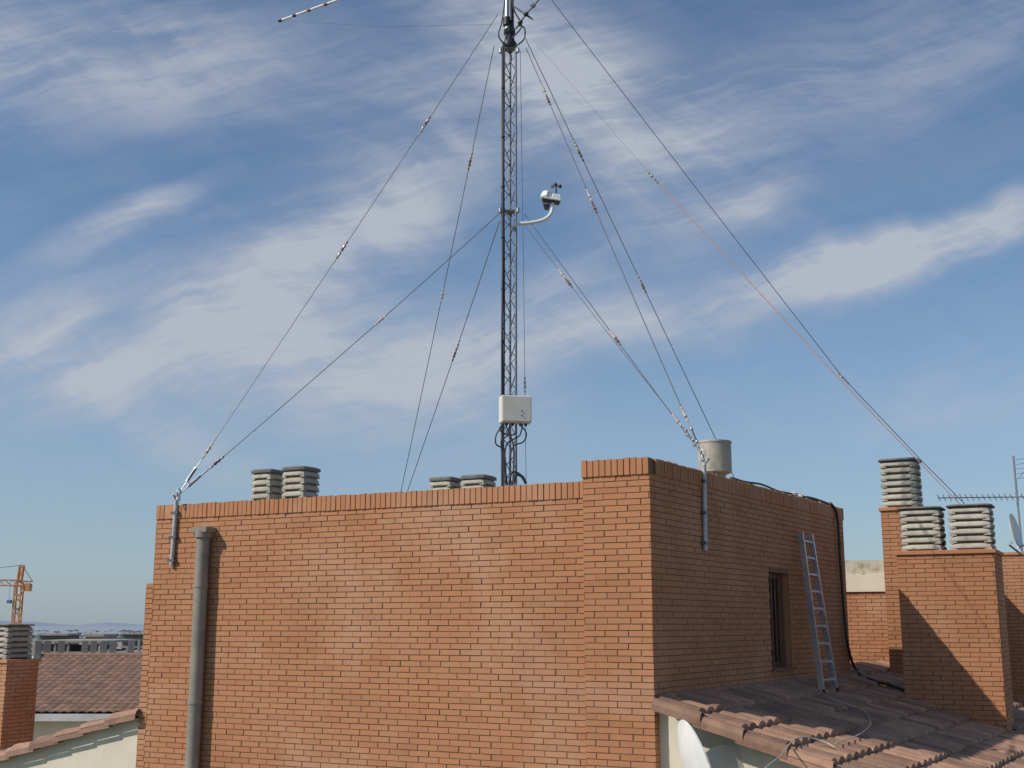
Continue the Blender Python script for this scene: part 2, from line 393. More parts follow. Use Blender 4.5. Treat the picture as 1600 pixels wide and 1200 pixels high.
chimney('tall narrow brick chimney with one louvred cap, behind and left of the big two-capped chimney',1376,1432,15.7,799,.55,-1.4,[(1406,719,.27,.48,7)],61)
chimney('brick chimney cut off by the right edge, behind the big two-capped chimney',1560,1640,18.5,868,.8,-6,[],71)
chimney('brick chimney at the far left edge with a louvred concrete cap',-60,11,17.5,1035,.55,-3,[(16,975,.30,.48,6)],81)

nb=thing('neighbour_block',(5,17,-3),'brick rooftop block with stained cream top band, between the tower and the tall narrow chimney','building')
YN=16.9
pl=at(1316,925,YN); P0=Vector((pl.x,pl.y,0)); P1=P0+fv*1.5; P2=P1-nf*2.5; P3=P0-nf*2.5; zt=pl.z
mb=MB(); brick_wall(mb,P0,P1,zt,-4,seed=91); brick_wall(mb,P3,P0,zt,-4,seed=92); brick_wall(mb,P1,P2,zt,-4,seed=93); mb.build('brick_base',[BRICK,MORT],nb)
STC=simple('stained_cream',(.62,.58,.46),(.5,.46,.36),2,.95,bump=.3,dirt=(5,.47,(.27,.24,.17),.9))
mb=MB(); z2=at(1316,899,YN).z; z3=at(1316,876,YN).z
mb.box(P0+nf*.03-fv*.03+Vector((0,0,zt)),fv*1.56,-nf*2.6,Vector((0,0,z2-zt)),0); mb.build('cream_band',CREAM,nb)
mb=MB(); mb.box(P0+nf*.0+fv*.01+Vector((0,0,z2)),fv*1.48,-nf*2.4,Vector((0,0,z3-z2)),0); mb.build('stained_top',STC,nb)
# ================= lattice mast =================
MY=13.6; MX=at(796,400,MY).x; MC=Vector((MX,MY,0))
mast=thing('lattice_mast',(MX,MY,.8),'tall grey triangular lattice mast standing on the tower roof, held by guy wires','mast')
rad=.098; rails=[]; zt=at(795,76,MY).z
for q in (205,325,85):
    a=math.radians(q); p=MC+Vector((math.cos(a),math.sin(a),0))*rad*.93; rails.append(p)
    mb=MB(); mb.tube([p+Vector((0,0,.8)),p+Vector((0,0,zt))],.0135,8); mb.build('mast_leg',MASTM,mast,True)
for i in range(3):
    p,q=rails[i],rails[(i+1)%3]; mb=MB(); z=.95; s=0; step=.185
    while z+step<zt:
        a,b=(p,q) if s%2==0 else (q,p); mb.tube([a+Vector((0,0,z)),b+Vector((0,0,z+step))],.0055,6); 
        z+=step; s+=1
    mb.build('lacing',MASTM,mast,True)
for zz in (zt-.02,at(795,332,MY).z,at(795,620,MY).z,.82):
    mb=MB(); mb.lathe(MC+Vector((0,0,zz)),(0,0,1),[(.115,0),(.115,.015)],3,0,.5,math.radians(85)); mb.build('mast_plate',MASTM,mast)
for zz in (zt-.06,at(795,332,MY).z):
    for q in (205,325,85):
        mb=MB(); a=math.radians(q); p=MC+Vector((math.cos(a),math.sin(a),0))*.12+Vector((0,0,zz)); mb.lathe(p,(0,0,1),[(.01,-.03),(.022,-.02),(.022,.03),(.01,.04)],8)
        mb.build('guy_clamp',GALV,mast,True)
mb=MB(); b=MC+Vector((0,0,zt)); mb.lathe(b,(0,0,1),[(.075,0),(.085,.02),(.085,.07),(.06,.10),(.055,.17),(.07,.19),(.07,.24),(.045,.26),(.04,.31)],20); mb.build('rotator',BLK,mast,True)
mb=MB(); mb.tube([b+Vector((-.03,0,.24)),b+Vector((-.035,0,2.3))],.026,12); mb.build('mast_tube',ALU,mast,True)
mb=MB(); mb.tube([b+Vector((.035,-.02,.2)),b+Vector((.03,-.02,.9))],.02,10); mb.tube([b+Vector((.02,-.05,.34)),b+Vector((.02,-.05,2.2))],.016,8);mb.lathe(b+Vector((-.03,0,.30)),(0,0,1),[(.05,0),(.05,.10)],14); mb.build('coax_bundle',BLK,mast,True)
def bez(pts,n=24):
    out=[]; P=[Vector(p) for p in pts]; P=[P[0]*2-P[1]]+P+[P[-1]*2-P[-2]]
    for i in range(1,len(P)-2):
        for k in range(n):
            t=k/n; a,b_,c,d=P[i-1],P[i],P[i+1],P[i+2]
            out.append(.5*((2*b_)+(c-a)*t+(2*a-5*b_+4*c-d)*t*t+(3*b_-a-3*c+d)*t*t*t))
    out.append(P[-2]); return out
for pts in (((803,74),(818,62),(820,46),(812,40),(800,48)),((788,70),(779,55),(784,35),(789,0)),((800,60),(815,40),(803,15),(799,-20))):
    mb=MB(); mb.tube(bez([at(x,y,MY-.08) for x,y in pts],8),.009,6); mb.build('rotator_cable',BLK,mast,True)
for dx,r_,ph in ((-.078,.011,0),(-.062,.009,2)):
    mb=MB(); mb.tube([MC+Vector((dx+.004*math.sin(z_*1.7+ph),-.075+.004*math.cos(z_+ph),z_)) for z_ in [1.0+i*.2 for i in range(int((zt-1.0)/.2)+1)]],r_,8)
    mb.build('feed_cable',BLK,mast,True)
zz=1.3
while zz<zt:
    mb=MB(); mb.lathe(MC+Vector((-.075,-.072,zz)),(0,0,1),[(.024,0),(.024,.012)],10); mb.build('cable_tie',BLK,mast); zz+=.62
# beam antenna
ZA=8.27; an=thing('beam_antenna',(MX,MY,ZA),'white and black segmented antenna element reaching in at the top left of the mast','antenna')
e0=Vector((MX,MY,ZA)); e1=at(438,32,15.7); dv=(e1-e0)
mb=MB(); mb.tube([e0-dv*.9,e1],.016,10); mb.build('element_tube',WHT,an,True)
for t in (.62,.70,.78,.86,.93,1.0,-.7,-.4,.3,.5):
    mb=MB(); p=e0+dv*t; mb.lathe(p-dv.normalized()*.035,dv,[(.014,0),(.024,.015),(.024,.055),(.014,.07)],10); mb.build('element_joint',INSB if t<.9 else BLK,an,True)
mb=MB(); mb.tube([e0+Vector((1.3,-2.1,-.06)),e0-Vector((.15,-.24,.06))],.025,10); mb.build('boom',ALU,an,True)
mb=MB(); mb.tube([e1,at(600,42,14.6),at(770,38,MY)],.0018,5); mb.build('stay_wire',WIRE,an)
mb=MB(); mb.tube([at(412,-5,15.8),e1],.0018,5); mb.build('stay_wire',WIRE,an)
an2=thing('side_dipole',at(815,30,13.3),'short dark segmented rod antenna angled beside the rotator at the top of the mast','antenna')
mb=MB(); mb.tube([at(806,45,13.5),at(822,22,13.4),at(850,-10,13.3),at(880,-45,13.2)],.011,8); mb.build('rod',MASTM,an2,True)
for p in ((813,35),(822,22),(833,9)):
    mb=MB(); q=at(p[0],p[1],13.4); mb.lathe(q,(1,0,1.1),[(.012,-.03),(.026,-.02),(.026,.02),(.012,.03)],8); mb.build('rod_joint',BLK,an2,True)
mb=MB(); mb.tube([at(803,10,13.5),at(832,30,13.4)],.012,8); mb.build('bracket',MASTM,an2,True)

# cabinet
cz=at(805,662,13.42); ct=at(805,620,13.42).z
cab=thing('equipment_cabinet',(cz.x,13.42,cz.z),'off-white metal equipment cabinet clamped to the lower part of the lattice mast','cabinet')
rz=math.radians(12); w=.345; hh=ct-cz.z
mb=MB(); mb.cbox((cz.x,13.40,cz.z),w,.15,hh,rz); mb.build('cabinet_body',BOXM,cab,False,.008)
ax=Vector((math.cos(rz),math.sin(rz),0)); ay=Vector((math.sin(rz),-math.cos(rz),0))
mb=MB(); c0=Vector((cz.x,13.40,cz.z)); mb.box(c0-ax*(w/2-.012)+ay*.077+Vector((0,0,.012)),ax*(w-.024),ay*.012,Vector((0,0,hh-.024))); mb.build('cabinet_door',BOXM,cab,False,.004)
for zz in (.08,.13):
    mb=MB(); mb.lathe(c0+ax*.055+ay*.088+Vector((0,0,zz)),ay,[(.009,0),(.009,.006),(.006,.008)],10); mb.build('lock',MASTM,cab,True)
for xx in (-.1,-.03,.06,.12):
    mb=MB(); mb.lathe(c0+ax*xx+Vector((0,0,-.03)),(0,0,1),[(.012,0),(.016,.01),(.016,.03)],8); mb.build('cable_gland',BLK,cab,True)
loops=thing('cable_loops',at(795,700,13.35),'tangle of black cables looping down below the equipment cabinet','cable')
for pts in (((788,662),(776,678),(775,694),(786,702),(790,725),(790,760)),((797,662),(793,680),(783,690),(787,712),(793,760)),((811,662),(822,676),(818,690),(802,698),(797,720),(798,765)),((817,662),(812,680),(800,688),(790,700),(787,760)),((790,664),(799,684),(803,708),(801,760)),((785,662),(781,672),(795,680),(806,676),(806,663))):
    mb=MB(); Yk=13.3+R.uniform(-.04,.08); mb.tube(bez([at(x,y,Yk) for x,y in pts],8),.0085,6); mb.build('cable',BLK,loops,True)
for r_,pts in ((.016,((803,755),(806,742),(816,745),(822,756))),(.012,((795,757),(800,738),(812,741),(818,750)))):
    mb=MB(); mb.tube(bez([at(x,y,13.2) for x,y in pts],8),r_,8); mb.build('cable_coil',BLK,loops,True)

# weather station
WY=13.45
ws=thing('weather_station',at(858,305,WY),'white weather sensor with black wind cups on a bent arm off the mast','weather sensor')
mb=MB(); mb.tube(bez([at(806,350,WY),at(830,348,WY),at(850,343,WY),at(861,333,WY),at(864,318,WY),at(864,308,WY)],8),.021,12); mb.build('arm',WHT,ws,True)
mb=MB(); q=at(806,350,WY); mb.cbox((q.x-.01,q.y+.02,q.z-.05),.035,.12,.10); mb.build('clamp',GALV,ws)
q=at(861,314,WY); tl=Vector((.18,0,1)).normalized(); tx=Vector((1,0,-.18)).normalized()
mb=MB(); mb.box(q-tx*.125-Vector((0,.06,0)),tx*.24,(0,.12,0),tl*.035); mb.build('base_tray',WHT,ws,False,.01)
mb=MB(); mb.lathe(q-tx*.06+tl*.035,tl,[(.062,0),(.056,.03),(.048,.062),(.044,.066),(.02,.05)],16,0,.5,0,4); mb.build('rain_collector',WHT,ws,True)
mb=MB(); mb.box(q+tx*.0-Vector((0,.05,0))+tl*.034,tx*.105,(0,.10,0),tl*.045); mb.build('sensor_housing',WHT,ws,False,.01)
mb=MB(); mb.box(q-tx*.10-Vector((0,.045,0))-tl*.022,tx*.20,(0,.09,0),tl*.021); mb.build('under_plate',BLK,ws)
mb=MB(); vt=[(848,318),(860,319),(857,329),(851,328)]; mb.add([at(x,y,WY) for x,y in vt]+[at(x,y,WY+.01) for x,y in vt],[(0,1,2,3),(7,6,5,4),(0,4,5,1),(1,5,6,2),(2,6,7,3),(3,7,4,0)]); mb.build('wind_vane',BLK,ws)
hub=at(869,290,WY); mb=MB(); mb.tube([hub-Vector((0,0,.09)),hub],.009,8); mb.lathe(hub,(0,0,1),[(.015,-.01),(.018,.01),(.005,.03)],10); mb.build('anemometer_stem',BLK,ws,True)
for q_ in (20,140,260):
    a=math.radians(q_); d=Vector((math.cos(a),math.sin(a),0)); tq=Vector((-d.y,d.x,0)); c=hub+d*.052
    mb=MB(); mb.tube([hub,c],.004,6); mb.lathe(c-tq*.02,tq,[(.003,0),(.016,.008),(.022,.022),(.022,.032)],12); mb.build('wind_cup',BLK,ws,True)

# ================= guy wires =================
def guy(lab,P,ins,r=.0045,mat=WIRE,turn=True,name='guy_wire',cat='wire',group='guy wires of the lattice mast',sag=.0):
    P=[Vector(p) for p in P]
    e=thing(name,P[0],lab,cat,group)
    pts=[]
    for i in range(len(P)-1):
        for k in range(16):
            t=k/16; p=P[i].lerp(P[i+1],t); p.z-=sag*4*t*(1-t); pts.append(p)
    pts.append(P[-1])
    mb=MB(); mb.tube(pts,r,6); mb.build('wire' if mat is not ROPE else 'rope',mat,e,True)
    for j,(x,y) in enumerate(ins):
        best=None
        for i in range(len(pts)-1):
            for k in range(8):
                p=pts[i].lerp(pts[i+1],k/8); q=proj(p); dd=(q[0]-x)**2+(q[1]-y)**2
                if best is None or dd<best[0]: best=(dd,p,(pts[i+1]-pts[i]).normalized())
        _,p,d=best
        mb=MB(); mb.tube([p-d*.09,p+d*.09],.006,6)
        for o_ in (-.075,0,.075):
            if o_==0: mb.lathe(p,d,[(.006,-.045),(.018,-.03),(.012,-.008),(.012,.008),(.018,.03),(.006,.045)],8)
            else: mb.lathe(p+d*o_,d,[(.004,-.02),(.011,-.012),(.011,.012),(.004,.02)],6)
        mb.build('insulator',INSW if (j%2==0) else INSB,e,True)
    if turn:
        d=(P[-2]-P[-1]).normalized(); p=P[-1]+d*.05; s=d.orthogonal().normalized()
        mb=MB()
        mb.tube([p,p+d*.12],.006,6); mb.tube([p+d*.11+s*.011,p+d*.25+s*.011],.005,6); mb.tube([p+d*.11-s*.011,p+d*.25-s*.011],.005,6); mb.lathe(p+d*.10,d,[(.016,0),(.016,.016)],8); mb.lathe(p+d*.25,d,[(.016,0),(.016,.016)],8); mb.tube([p+d*.26,p+d*.36],.005,6)
        mb.build('turnbuckle',GALV,e,True)
    return e
LA=on_wall(A,B,279,772,.06); LA2=on_wall(A,B,276,776,.06)
RA=on_wall(S0,C,1098,712,.06); RA2=on_wall(S0,C,1096,704,.05)
def mp(x,y): return at(x,y,MY)
guy('upper guy wire from the mast top down to the left wall bracket',[mp(778,22),LA],[(655,200),(661,190),(525,398),(531,388),(322,702)],sag=.02)
guy('lower guy wire from mid mast to the left wall bracket',[mp(781,333),LA2],[(590,498),(336,715)],sag=.03)
guy('steep upper guy wire from the mast top to behind the parapet, left of the mast',[mp(772,72),at(625,775,15.9)],[(735,245),(732,257),(691,462)],turn=False,sag=.02)
guy('steep lower guy wire from mid mast to behind the parapet, left of the mast',[mp(781,345),at(634,775,15.9)],[(712,540),(709,552)],turn=False,sag=.02)
guy('upper guy wire from the mast top passing behind the concrete pot on the right',[mp(820,58),at(1150,752,14.4)],[(900,232),(904,241),(1000,440),(1003,446)],turn=False,sag=.01)
guy('upper guy wire from the mast top to the right wall bracket, insulators high up',[mp(822,75),RA],[(849,140),(857,155),(918,305),(928,322),(1068,648)],sag=.02)
guy('lower guy wire from mid mast to the right wall bracket, topmost of the close pair',[mp(820,335),RA],[(960,525),(963,531)],sag=.01)
guy('lower guy wire from mid mast to the right wall bracket, lower of the close pair',[mp(820,352),RA2],[(874,432),(884,448),(1052,662)],sag=.02,r=.003)
guy('thin vertical cord hanging straight down just right of the mast',[mp(813,80),mp(818,420),mp(822,752)],[(821,602)],r=.003,turn=False,name='hanging_cord',cat='cord',group=None)
guy('long dark antenna wire falling from the mast top to the chimneys on the right',[mp(795,-88),at(862,0,13.7),at(1090,297,14.0),at(1317,590,14.2),at(1442,722,14.25),at(1552,832,14.3)],[(1317,592)],r=.0042,turn=False,name='antenna_wire',cat='wire',group=None)
guy('very thin pale line running from the mast top to the pink rope',[mp(830,60),at(925,168,13.6),at(1018,275,13.7)],[],r=.0012,mat=INSB,turn=False,name='thin_line',cat='line',group=None)
guy('pale pink orange rope slanting across the sky down to the chimneys on the right',[at(1018,275,13.7),at(1317,598,13.9),at(1548,838,14.1)],[(1020,278)],r=.0052,mat=ROPE,turn=False,name='orange_rope',cat='rope',group=None)
def bracket(lab,p0,p1,pxs,pts,pyb,anchor,tilt=0):
    a=on_wall(p0,p1,pxs,pts,.022); b=on_wall(p0,p1,pxs-tilt,pyb,.022)
    d=(Vector(p1)-Vector(p0)); d.z=0; d.normalize(); n=Vector((d.y,-d.x,0))
    e=thing('wall_bracket',(b.x,b.y,b.z),lab,'bracket','guy wire wall brackets')
    mb=MB(); mb.tube([b,a],.022,10); mb.build('bracket_tube',SILV,e,True)
    for f_ in (.08,.42,.78):
        c=b.lerp(a,f_); mb=MB(); mb.box(c-d*.045-Vector((0,0,.012))-n*.02,d*.09,n*.045,Vector((0,0,.024))); mb.build('clamp_band',WIRE,e)
    a=Vector((a.x,a.y,a.z))
    mb=MB(); mb.tube([a-Vector((0,0,.02)),a+n*.05+Vector((0,0,.03))],.012,8); mb.build('eye_bolt',SILV,e,True)
    for k in range(3):
        c=anchor+Vector((0,0,-.06+.04*k)); ax_=d if k%2 else n
        mb=MB(); mb.tube([c+(ax_*math.cos(q)+Vector((0,0,1.4))*math.sin(q))*.024 for q in [i*math.pi/5 for i in range(11)]],.006,6); mb.build('shackle',SILV,e,True)
bracket('slim silver wall bracket at the left end of the sunlit tower front, holding guy wires',A,B,276,778,884,LA,8)
bracket('slim silver wall bracket on the shaded side wall of the tower, holding guy wires',S0,C,1100,722,860,RA,-2)

# ================= ladder =================
T0=on_wall(S0,C,1251,832,.06); T1=on_wall(S0,C,1266,832,.06); bc=on_roof(1284,1078,.05)
wl=(Vector((T1.x,T1.y,0))-Vector((T0.x,T0.y,0))).length
T1=T0+sd*wl; b0=bc; b1=bc+sd*(wl*1.35); b1.z=b0.z
lad=thing('ladder',b0,'aluminium ladder leaning on the shaded side wall beside the window','ladder')
for p,q in ((T0,b0),(T1,b1)):
    mb=MB(); dv=(q-p).normalized(); wv=sd*.03; nv=dv.cross(sd).normalized()*.055
    mb.box(p-wv/2-nv/2,wv,nv,q-p); mb.build('rail',ALU,lad)
    mb=MB(); mb.box(q-wv*.8-nv*.6-dv*.0,wv*1.6,nv*1.2,dv*.04); mb.build('rubber_foot',BLK,lad)
for i in range(9):
    t=(i+.5)/9; mb=MB(); p=T0.lerp(b0,t); q=T1.lerp(b1,t); mb.tube([p,q],.016,8); mb.build('rung',ALU,lad,True)

# ================= cables on wall and roof =================
e=thing('black_hose',on_wall(S0,C,1312,900,.04),'thick black hose dropping down the far end of the side wall onto the tiles','hose')
pts=[]
for x,y,o_ in ((1298,786,.02),(1308,806,.04),(1313,880,.04),(1319,960,.04),(1325,1010,.05)): pts.append(on_wall(S0,C+sv*.0,x,y,o_))
for x,y in ((1337,1045),(1362,1062),(1395,1072),(1422,1082)): pts.append(on_roof(x,y,.055))
mb=MB(); mb.tube(bez(pts,8),.016,10); mb.build('hose',BLK,e,True)
mb=MB(); c=on_wall(S0,C,1312,850,.04); mb.lathe(c,(0,0,1),[(.022,0),(.022,.03)],10); mb.build('hose_clip',BLK,e)
e=thing('parapet_cable',on_wall(S0,C,1200,765,0),'black cables lying along the top of the side parapet','cable')
for j in range(3):
    pts=[]
    for x,y in ((1142,742),(1165,756),(1190,764),(1215,766),(1240,775),(1268,780),(1298,787)):
        q=on_wall(S0,C,x,y-4,-.05-.05*j); q.z=HS+.015+R.uniform(0,.035); pts.append(q)
    mb=MB(); mb.tube(bez(pts,6),.011,8); mb.build('cable',BLK,e,True)
def lump(name,part,lab,cat,c,sx,sy,sz,mat,grp=None):
    e=thing(name,c,lab,cat,grp); mb=MB(); ps=[]
    for i in range(5):
        for j in range(8): a=2*math.pi*j/8; rr_=math.sin(math.pi*(i+.5)/5)*R.uniform(.65,1.25); ps.append(c+Vector((math.cos(a)*rr_*sx,math.sin(a)*rr_*sy,sz-sz*math.cos(math.pi*(i+.5)/5))))
    mb.add(ps,[(i*8+j,i*8+(j+1)%8,(i+1)*8+(j+1)%8,(i+1)*8+j) for i in range(4) for j in range(8)]+[tuple(range(32,40)),tuple(range(0,8))[::-1]])
    mb.build(part,mat,e)
q=on_wall(S0,C,1240,775,-.1); q.z=HS+.004
lump('plastic_bag','plastic_film','crumpled white plastic scrap lying on the side parapet top','bag',q,.12,.08,.035,WHT)
for i,x in enumerate((1206,1222,1256,1266,1276)):
    q=on_wall(S0,C,x,772,-.10-.03*(i%2)); q.z=HS+.002
    lump('rubble_piece','chunk','small pale rubble chunk lying on the far end of the side parapet','rubble',q,.045+.01*(i%3),.04,.02+.006*(i%2),CONC,'rubble chunks on the side parapet')
for lab,pts in (('thin pale cable snaking over the tiles from below the window',((1232,1052),(1262,1066),(1300,1092),(1345,1108),(1360,1128),(1345,1146),(1305,1162))),
            ('thin pale cable loop crossing the front verge of the tiles',((1196,1199),(1222,1178),(1240,1156),(1262,1152),(1290,1160),(1305,1168)))):
    e=thing('roof_cable',on_roof(*pts[0]),lab,'cable','thin pale cables on the tiled roof'); mb=MB(); mb.tube(bez([on_roof(x,y,.06) for x,y in pts],8),.005,6); mb.build('cable',INSW,e,True)

# ================= satellite dishes =================
def dish(lab,c,nrm,r,mount,grp='satellite dishes',mat=WHT):
    e=thing('satellite_dish',c,lab,'satellite dish',grp); n=Vector(nrm).normalized()
    pr=[(r*k/8,r*.22*(k/8)**2) for k in range(9)]
    mb=MB(); a=n.orthogonal().normalized(); b=n.cross(a); m=40
    for sgn in (0,1):
        vs=[];fs=[]
        for rr_,h in pr:
            for k in range(m): vs.append(Vector(c)+n*(h-sgn*.008)+(a*math.cos(2*math.pi*k/m)+b*math.sin(2*math.pi*k/m))*max(rr_,.001))
        for i in range(8):
            for k in range(m): fs.append((i*m+k,i*m+(k+1)%m,(i+1)*m+(k+1)%m,(i+1)*m+k))
        mb.add(vs,fs)
    mb.build('reflector',mat,e,True)
    mb=MB(); lo=Vector(c)+n*r*.2-Vector((0,0,1))*r*.85; ft=Vector(c)+n*r*1.0-Vector((0,0,1))*r*.75
    mb.tube([lo,ft],.009,8); mb.build('feed_arm',GALV,e,True)
    mb=MB(); mb.lathe(ft,-n,[(.02,-.08),(.03,-.03),(.03,.03),(.02,.05)],12); mb.build('receiver',WHT,e,True)
    mb=MB(); mb.tube([Vector(c)-n*.01-Vector((0,0,r*.5)),Vector(c)-n*.06-Vector((0,0,r*.6)),mount],.014,8); mb.build('mount_arm',GALV,e,True)
    return e
c=at(1076,1206,9.5); 
dish('white satellite dish seen nearly edge-on at the bottom edge before the cream gable wall',c,(.92,.13,.28),.37,Vector((c.x+.0,c.y+.25,c.z-.45)))
c=at(1142,1236,9.55)
dish('rounded cream dish rim just showing at the bottom edge, right of the white dish',c,(.45,-.80,.45),.33,Vector((c.x-.02,c.y+.2,c.z-.5)),mat=DISHC)
c=at(1582,832,16.5); 
dish('small white satellite dish at the right edge beside the louvred caps',c,(.93,-.62,.22),.25,Vector((c.x+.15,c.y+.1,c.z-.3)))
tp=at(1583,712,19); e=thing('tv_aerial',(tp.x,19,-1),'television aerial on a thin pole at the right edge, long many-pronged boom pointing left','aerial')
mb=MB(); mb.tube([(tp.x+.06,19,-1.5),(tp.x,19,tp.z)],.018,8); mb.build('pole',GALV,e,True)
bm=at(1465,778,19); be=at(1640,776,19); mb=MB(); mb.tube([bm,be],.008,6); mb.build('boom',WIRE,e,True)
for i in range(20):
    p=bm.lerp(be,i/20+.01); mb=MB(); mb.tube([p-Vector((.0,.06,.055)),p+Vector((0,.06,.055))],.0065,5); mb.build('director',WIRE,e)
mb=MB()
c=at(1590,733,19)
for i in range(5):
    z=c.z-.15+i*.075; mb.tube([(c.x-.02,19,z),(c.x+.3,18.9,z+.03)],.0035,5)
mb.tube([(c.x-.02,18.98,c.z-.16),(c.x+.3,18.98,c.z+.17)],.004,5)
mb.build('reflector_rods',WIRE,e)

# ================= left background =================
lr=thing('tiled_house',(-9,27,-5),'low house with a large red brown tiled roof and pale eave, left of the tower','house')
E0=at(-60,1113,24); dl=Vector((1,0,0)); nb_=Vector((0,1,0)); Ld=9
slp=.232; run=4.05; co=.225; per=.17; nc=18
def lroof(mb,O,dl_,nb2):
    rr=random.Random(5)
    for c_ in range(nc):
        for i in range(int(Ld/per)):
            w=i*per; ta,tb=c_*co-.02,(c_+1)*co; tn=rr.random(); p=O+dl_*w
            vs=[]
            for k in range(5):
                z=.025*math.sin(math.pi*k/4); q=p+dl_*(per*k/4)
                vs+=[q-nb2*ta+Vector((0,0,z-slp*ta)),q-nb2*tb+Vector((0,0,z+.02-slp*tb)),q-nb2*tb+Vector((0,0,z-.004-slp*tb))]
            mb.add(vs,[(k*3,k*3+3,k*3+4,k*3+1) for k in range(4)]+[(k*3+1,k*3+4,k*3+5,k*3+2) for k in range(4)],0,tn)
mb=MB(); OR=Vector(E0)+nb_*run+Vector((0,0,run*slp)); lroof(mb,OR,dl,nb_); mb.build('tiled_roof',LTILE,lr,True)
mb=MB(); mb.add([OR+Vector((0,0,-.02)),OR+Vector((9,0,-.02)),OR+Vector((9,run,-run*slp)),OR+Vector((0,run,-run*slp))],[(0,1,2,3)]); mb.build('rear_roof',LTILE,lr)
mb=MB(); mb.tube([OR+Vector((.0,0,.02)),OR+Vector((9,0,.02))],.06,8); mb.build('ridge_tiles',LTILE,lr,True)
P=Vector((E0.x,E0.y,0)); mb=MB(); mb.box(P+Vector((.1,-.06,E0.z-.16)),dl*9,nb_*.12,Vector((0,0,.13))); mb.build('gutter',WHITEW,lr)
mb=MB(); mb.add([P+Vector((.1,.25,-19.9)),P+Vector((.1,7.9,-19.9)),P+Vector((.1,7.9,E0.z-.1)),P+Vector((.1,run,OR.z-.05)),P+Vector((.1,.25,E0.z-.1))],[(0,1,2,3,4)]); mb.box(P+Vector((.1,.25,-19.9)),dl*8.6,nb_*7.7,Vector((0,0,19.9+E0.z-.12))); mb.build('house_wall',CREAM,lr)

cb=thing('concrete_block_building',(-28,82,-20),'unfinished grey concrete frame building in the distance, below the horizon at left','building')
Yb=82; xa=at(40,1005,Yb).x; xb=at(245,1005,Yb).x; ztp=at(48,1001,Yb).z
for z_ in (ztp-.14,ztp-.85,ztp-1.6):
    mb=MB(); mb.box((xa,Yb,z_),((xb-xa)*(1 if z_<ztp-.5 else .58),0,0),(0,9,0),(0,0,.14)); mb.build('floor_slab',HAZEC,cb)
i=0; x=xa+.1; rc=random.Random(3)
while x<xb: 
    for z_ in (ztp-.71,ztp-1.46):
        hgt=(.57 if z_>ztp-1 else .61)
        if z_>ztp-1 and x>xa+(xb-xa)*.58: hgt=rc.uniform(.15,.75)
        mb=MB(); mb.box((x,Yb+.1,z_),(.12,0,0),(0,.3,0),(0,0,hgt)); mb.build('column',HAZEC,cb)
    x+=.6+rc.uniform(0,.7); i+=1
mb=MB(); mb.box((xa,Yb+2.5,-20),((xb-xa)*.58,0,0),(0,.2,0),(0,0,20+ztp-.3)); mb.box((xa+(xb-xa)*.58,Yb+2.5,-20),((xb-xa)*.42,0,0),(0,.2,0),(0,0,20+ztp-.86)); mb.build('rear_wall',HAZED,cb)  # dark backing stands in for the shade behind the columns
for i,px in enumerate((60,74,96,133,146,162,176,205)):
    q=at(px,1012,Yb-4); w=10/F*Yb; zk=ztp-.6
    e=thing('distant_vent',(q.x,q.y,zk),'tiny pale louvred vent stack in the distant row at left, below the horizon','vent','distant vent stacks on the grey building')
    mb=MB()
    for j in range(5): mb.cbox((q.x,q.y,zk+.02+j*.14),w,w,.085,.3)
    mb.cbox((q.x,q.y,zk-.9),w*.8,w*.8,1.55,.3)
    mb.build('stack',HAZEC,e)
for (pa,pb,py,Yq,fl) in ((60,104,990,330,3),(132,160,991,260,2),(190,236,989,420,3)):
    e=thing('distant_apartment_block',(at((pa+pb)/2,py,Yq).x,Yq,-20),'low grey unfinished apartment block on the hazy plain at left','building','hazy low blocks near the horizon')
    x0=at(pa,py,Yq).x; x1=at(pb,py,Yq).x; z1=at(pa,py,Yq).z
    mb=MB(); mb.box((x0,Yq+1,-20),(x1-x0,0,0),(0,9,0),(0,0,20+z1-.1)); mb.build('wall',HAZED if fl==3 else HAZEC,e)
    for f_ in range(fl):
        mb=MB(); mb.box((x0-.3,Yq,z1-.5-f_*2.2),(x1-x0+.6,0,0),(0,10,0),(0,0,.5)); mb.build('floor_slab',HAZEC,e)

# crane
CY=200; cx=at(28,940,CY).x
cr=thing('tower_crane',(cx,CY,-20),'orange tower crane on the horizon at the far left','crane')
def lattice(mb,p,q,w,step,r,upv=Vector((0,0,1))):
    p=Vector(p);q=Vector(q);d=(q-p); L=d.length; d.normalize(); a=d.cross(upv).normalized() if abs(d.dot(upv))<.9 else Vector((1,0,0)); b=d.cross(a)
    cs=[(a*i+b*j)*w/2 for i,j in ((1,1),(1,-1),(-1,-1),(-1,1))]
    for c in cs: mb.tube([p+c,q+c],r,4)
    n=int(L/step)
    for i in range(n):
        for k in range(4):
            c0,c1=cs[k],cs[(k+1)%4]
            if i%2:c0,c1=c1,c0
            mb.tube([p+d*(i*step)+c0,p+d*((i+1)*step)+c1],r*.6,3,cap=False)
zj=at(28,911,CY).z; za=at(30,883,CY).z
mb=MB(); lattice(mb,(cx,CY,-20),(cx,CY,zj),1.05,1.1,.13); mb.build('tower_section',CRANEM,cr)
jl=at(-260,905,CY); jr=at(49,913,CY)
mb=MB(); lattice(mb,(cx,CY,zj),(jl.x,CY-6,zj+.2),.9,1.1,.11); mb.build('jib',CRANEM,cr)
mb=MB(); lattice(mb,(cx,CY,zj-.1),(jr.x,CY+.5,zj-.1),.8,.9,.1); mb.build('counter_jib',CRANEM,cr)
mb=MB(); mb.box((jr.x-1,CY-.4,zj-1.3),(.9,0,0),(0,1,0),(0,0,1.2)); mb.build('counterweight',CRANEM,cr)
mb=MB(); lattice(mb,(cx,CY,zj),(cx+.2,CY,za),.6,.7,.12); mb.build('apex',CRANEM,cr)
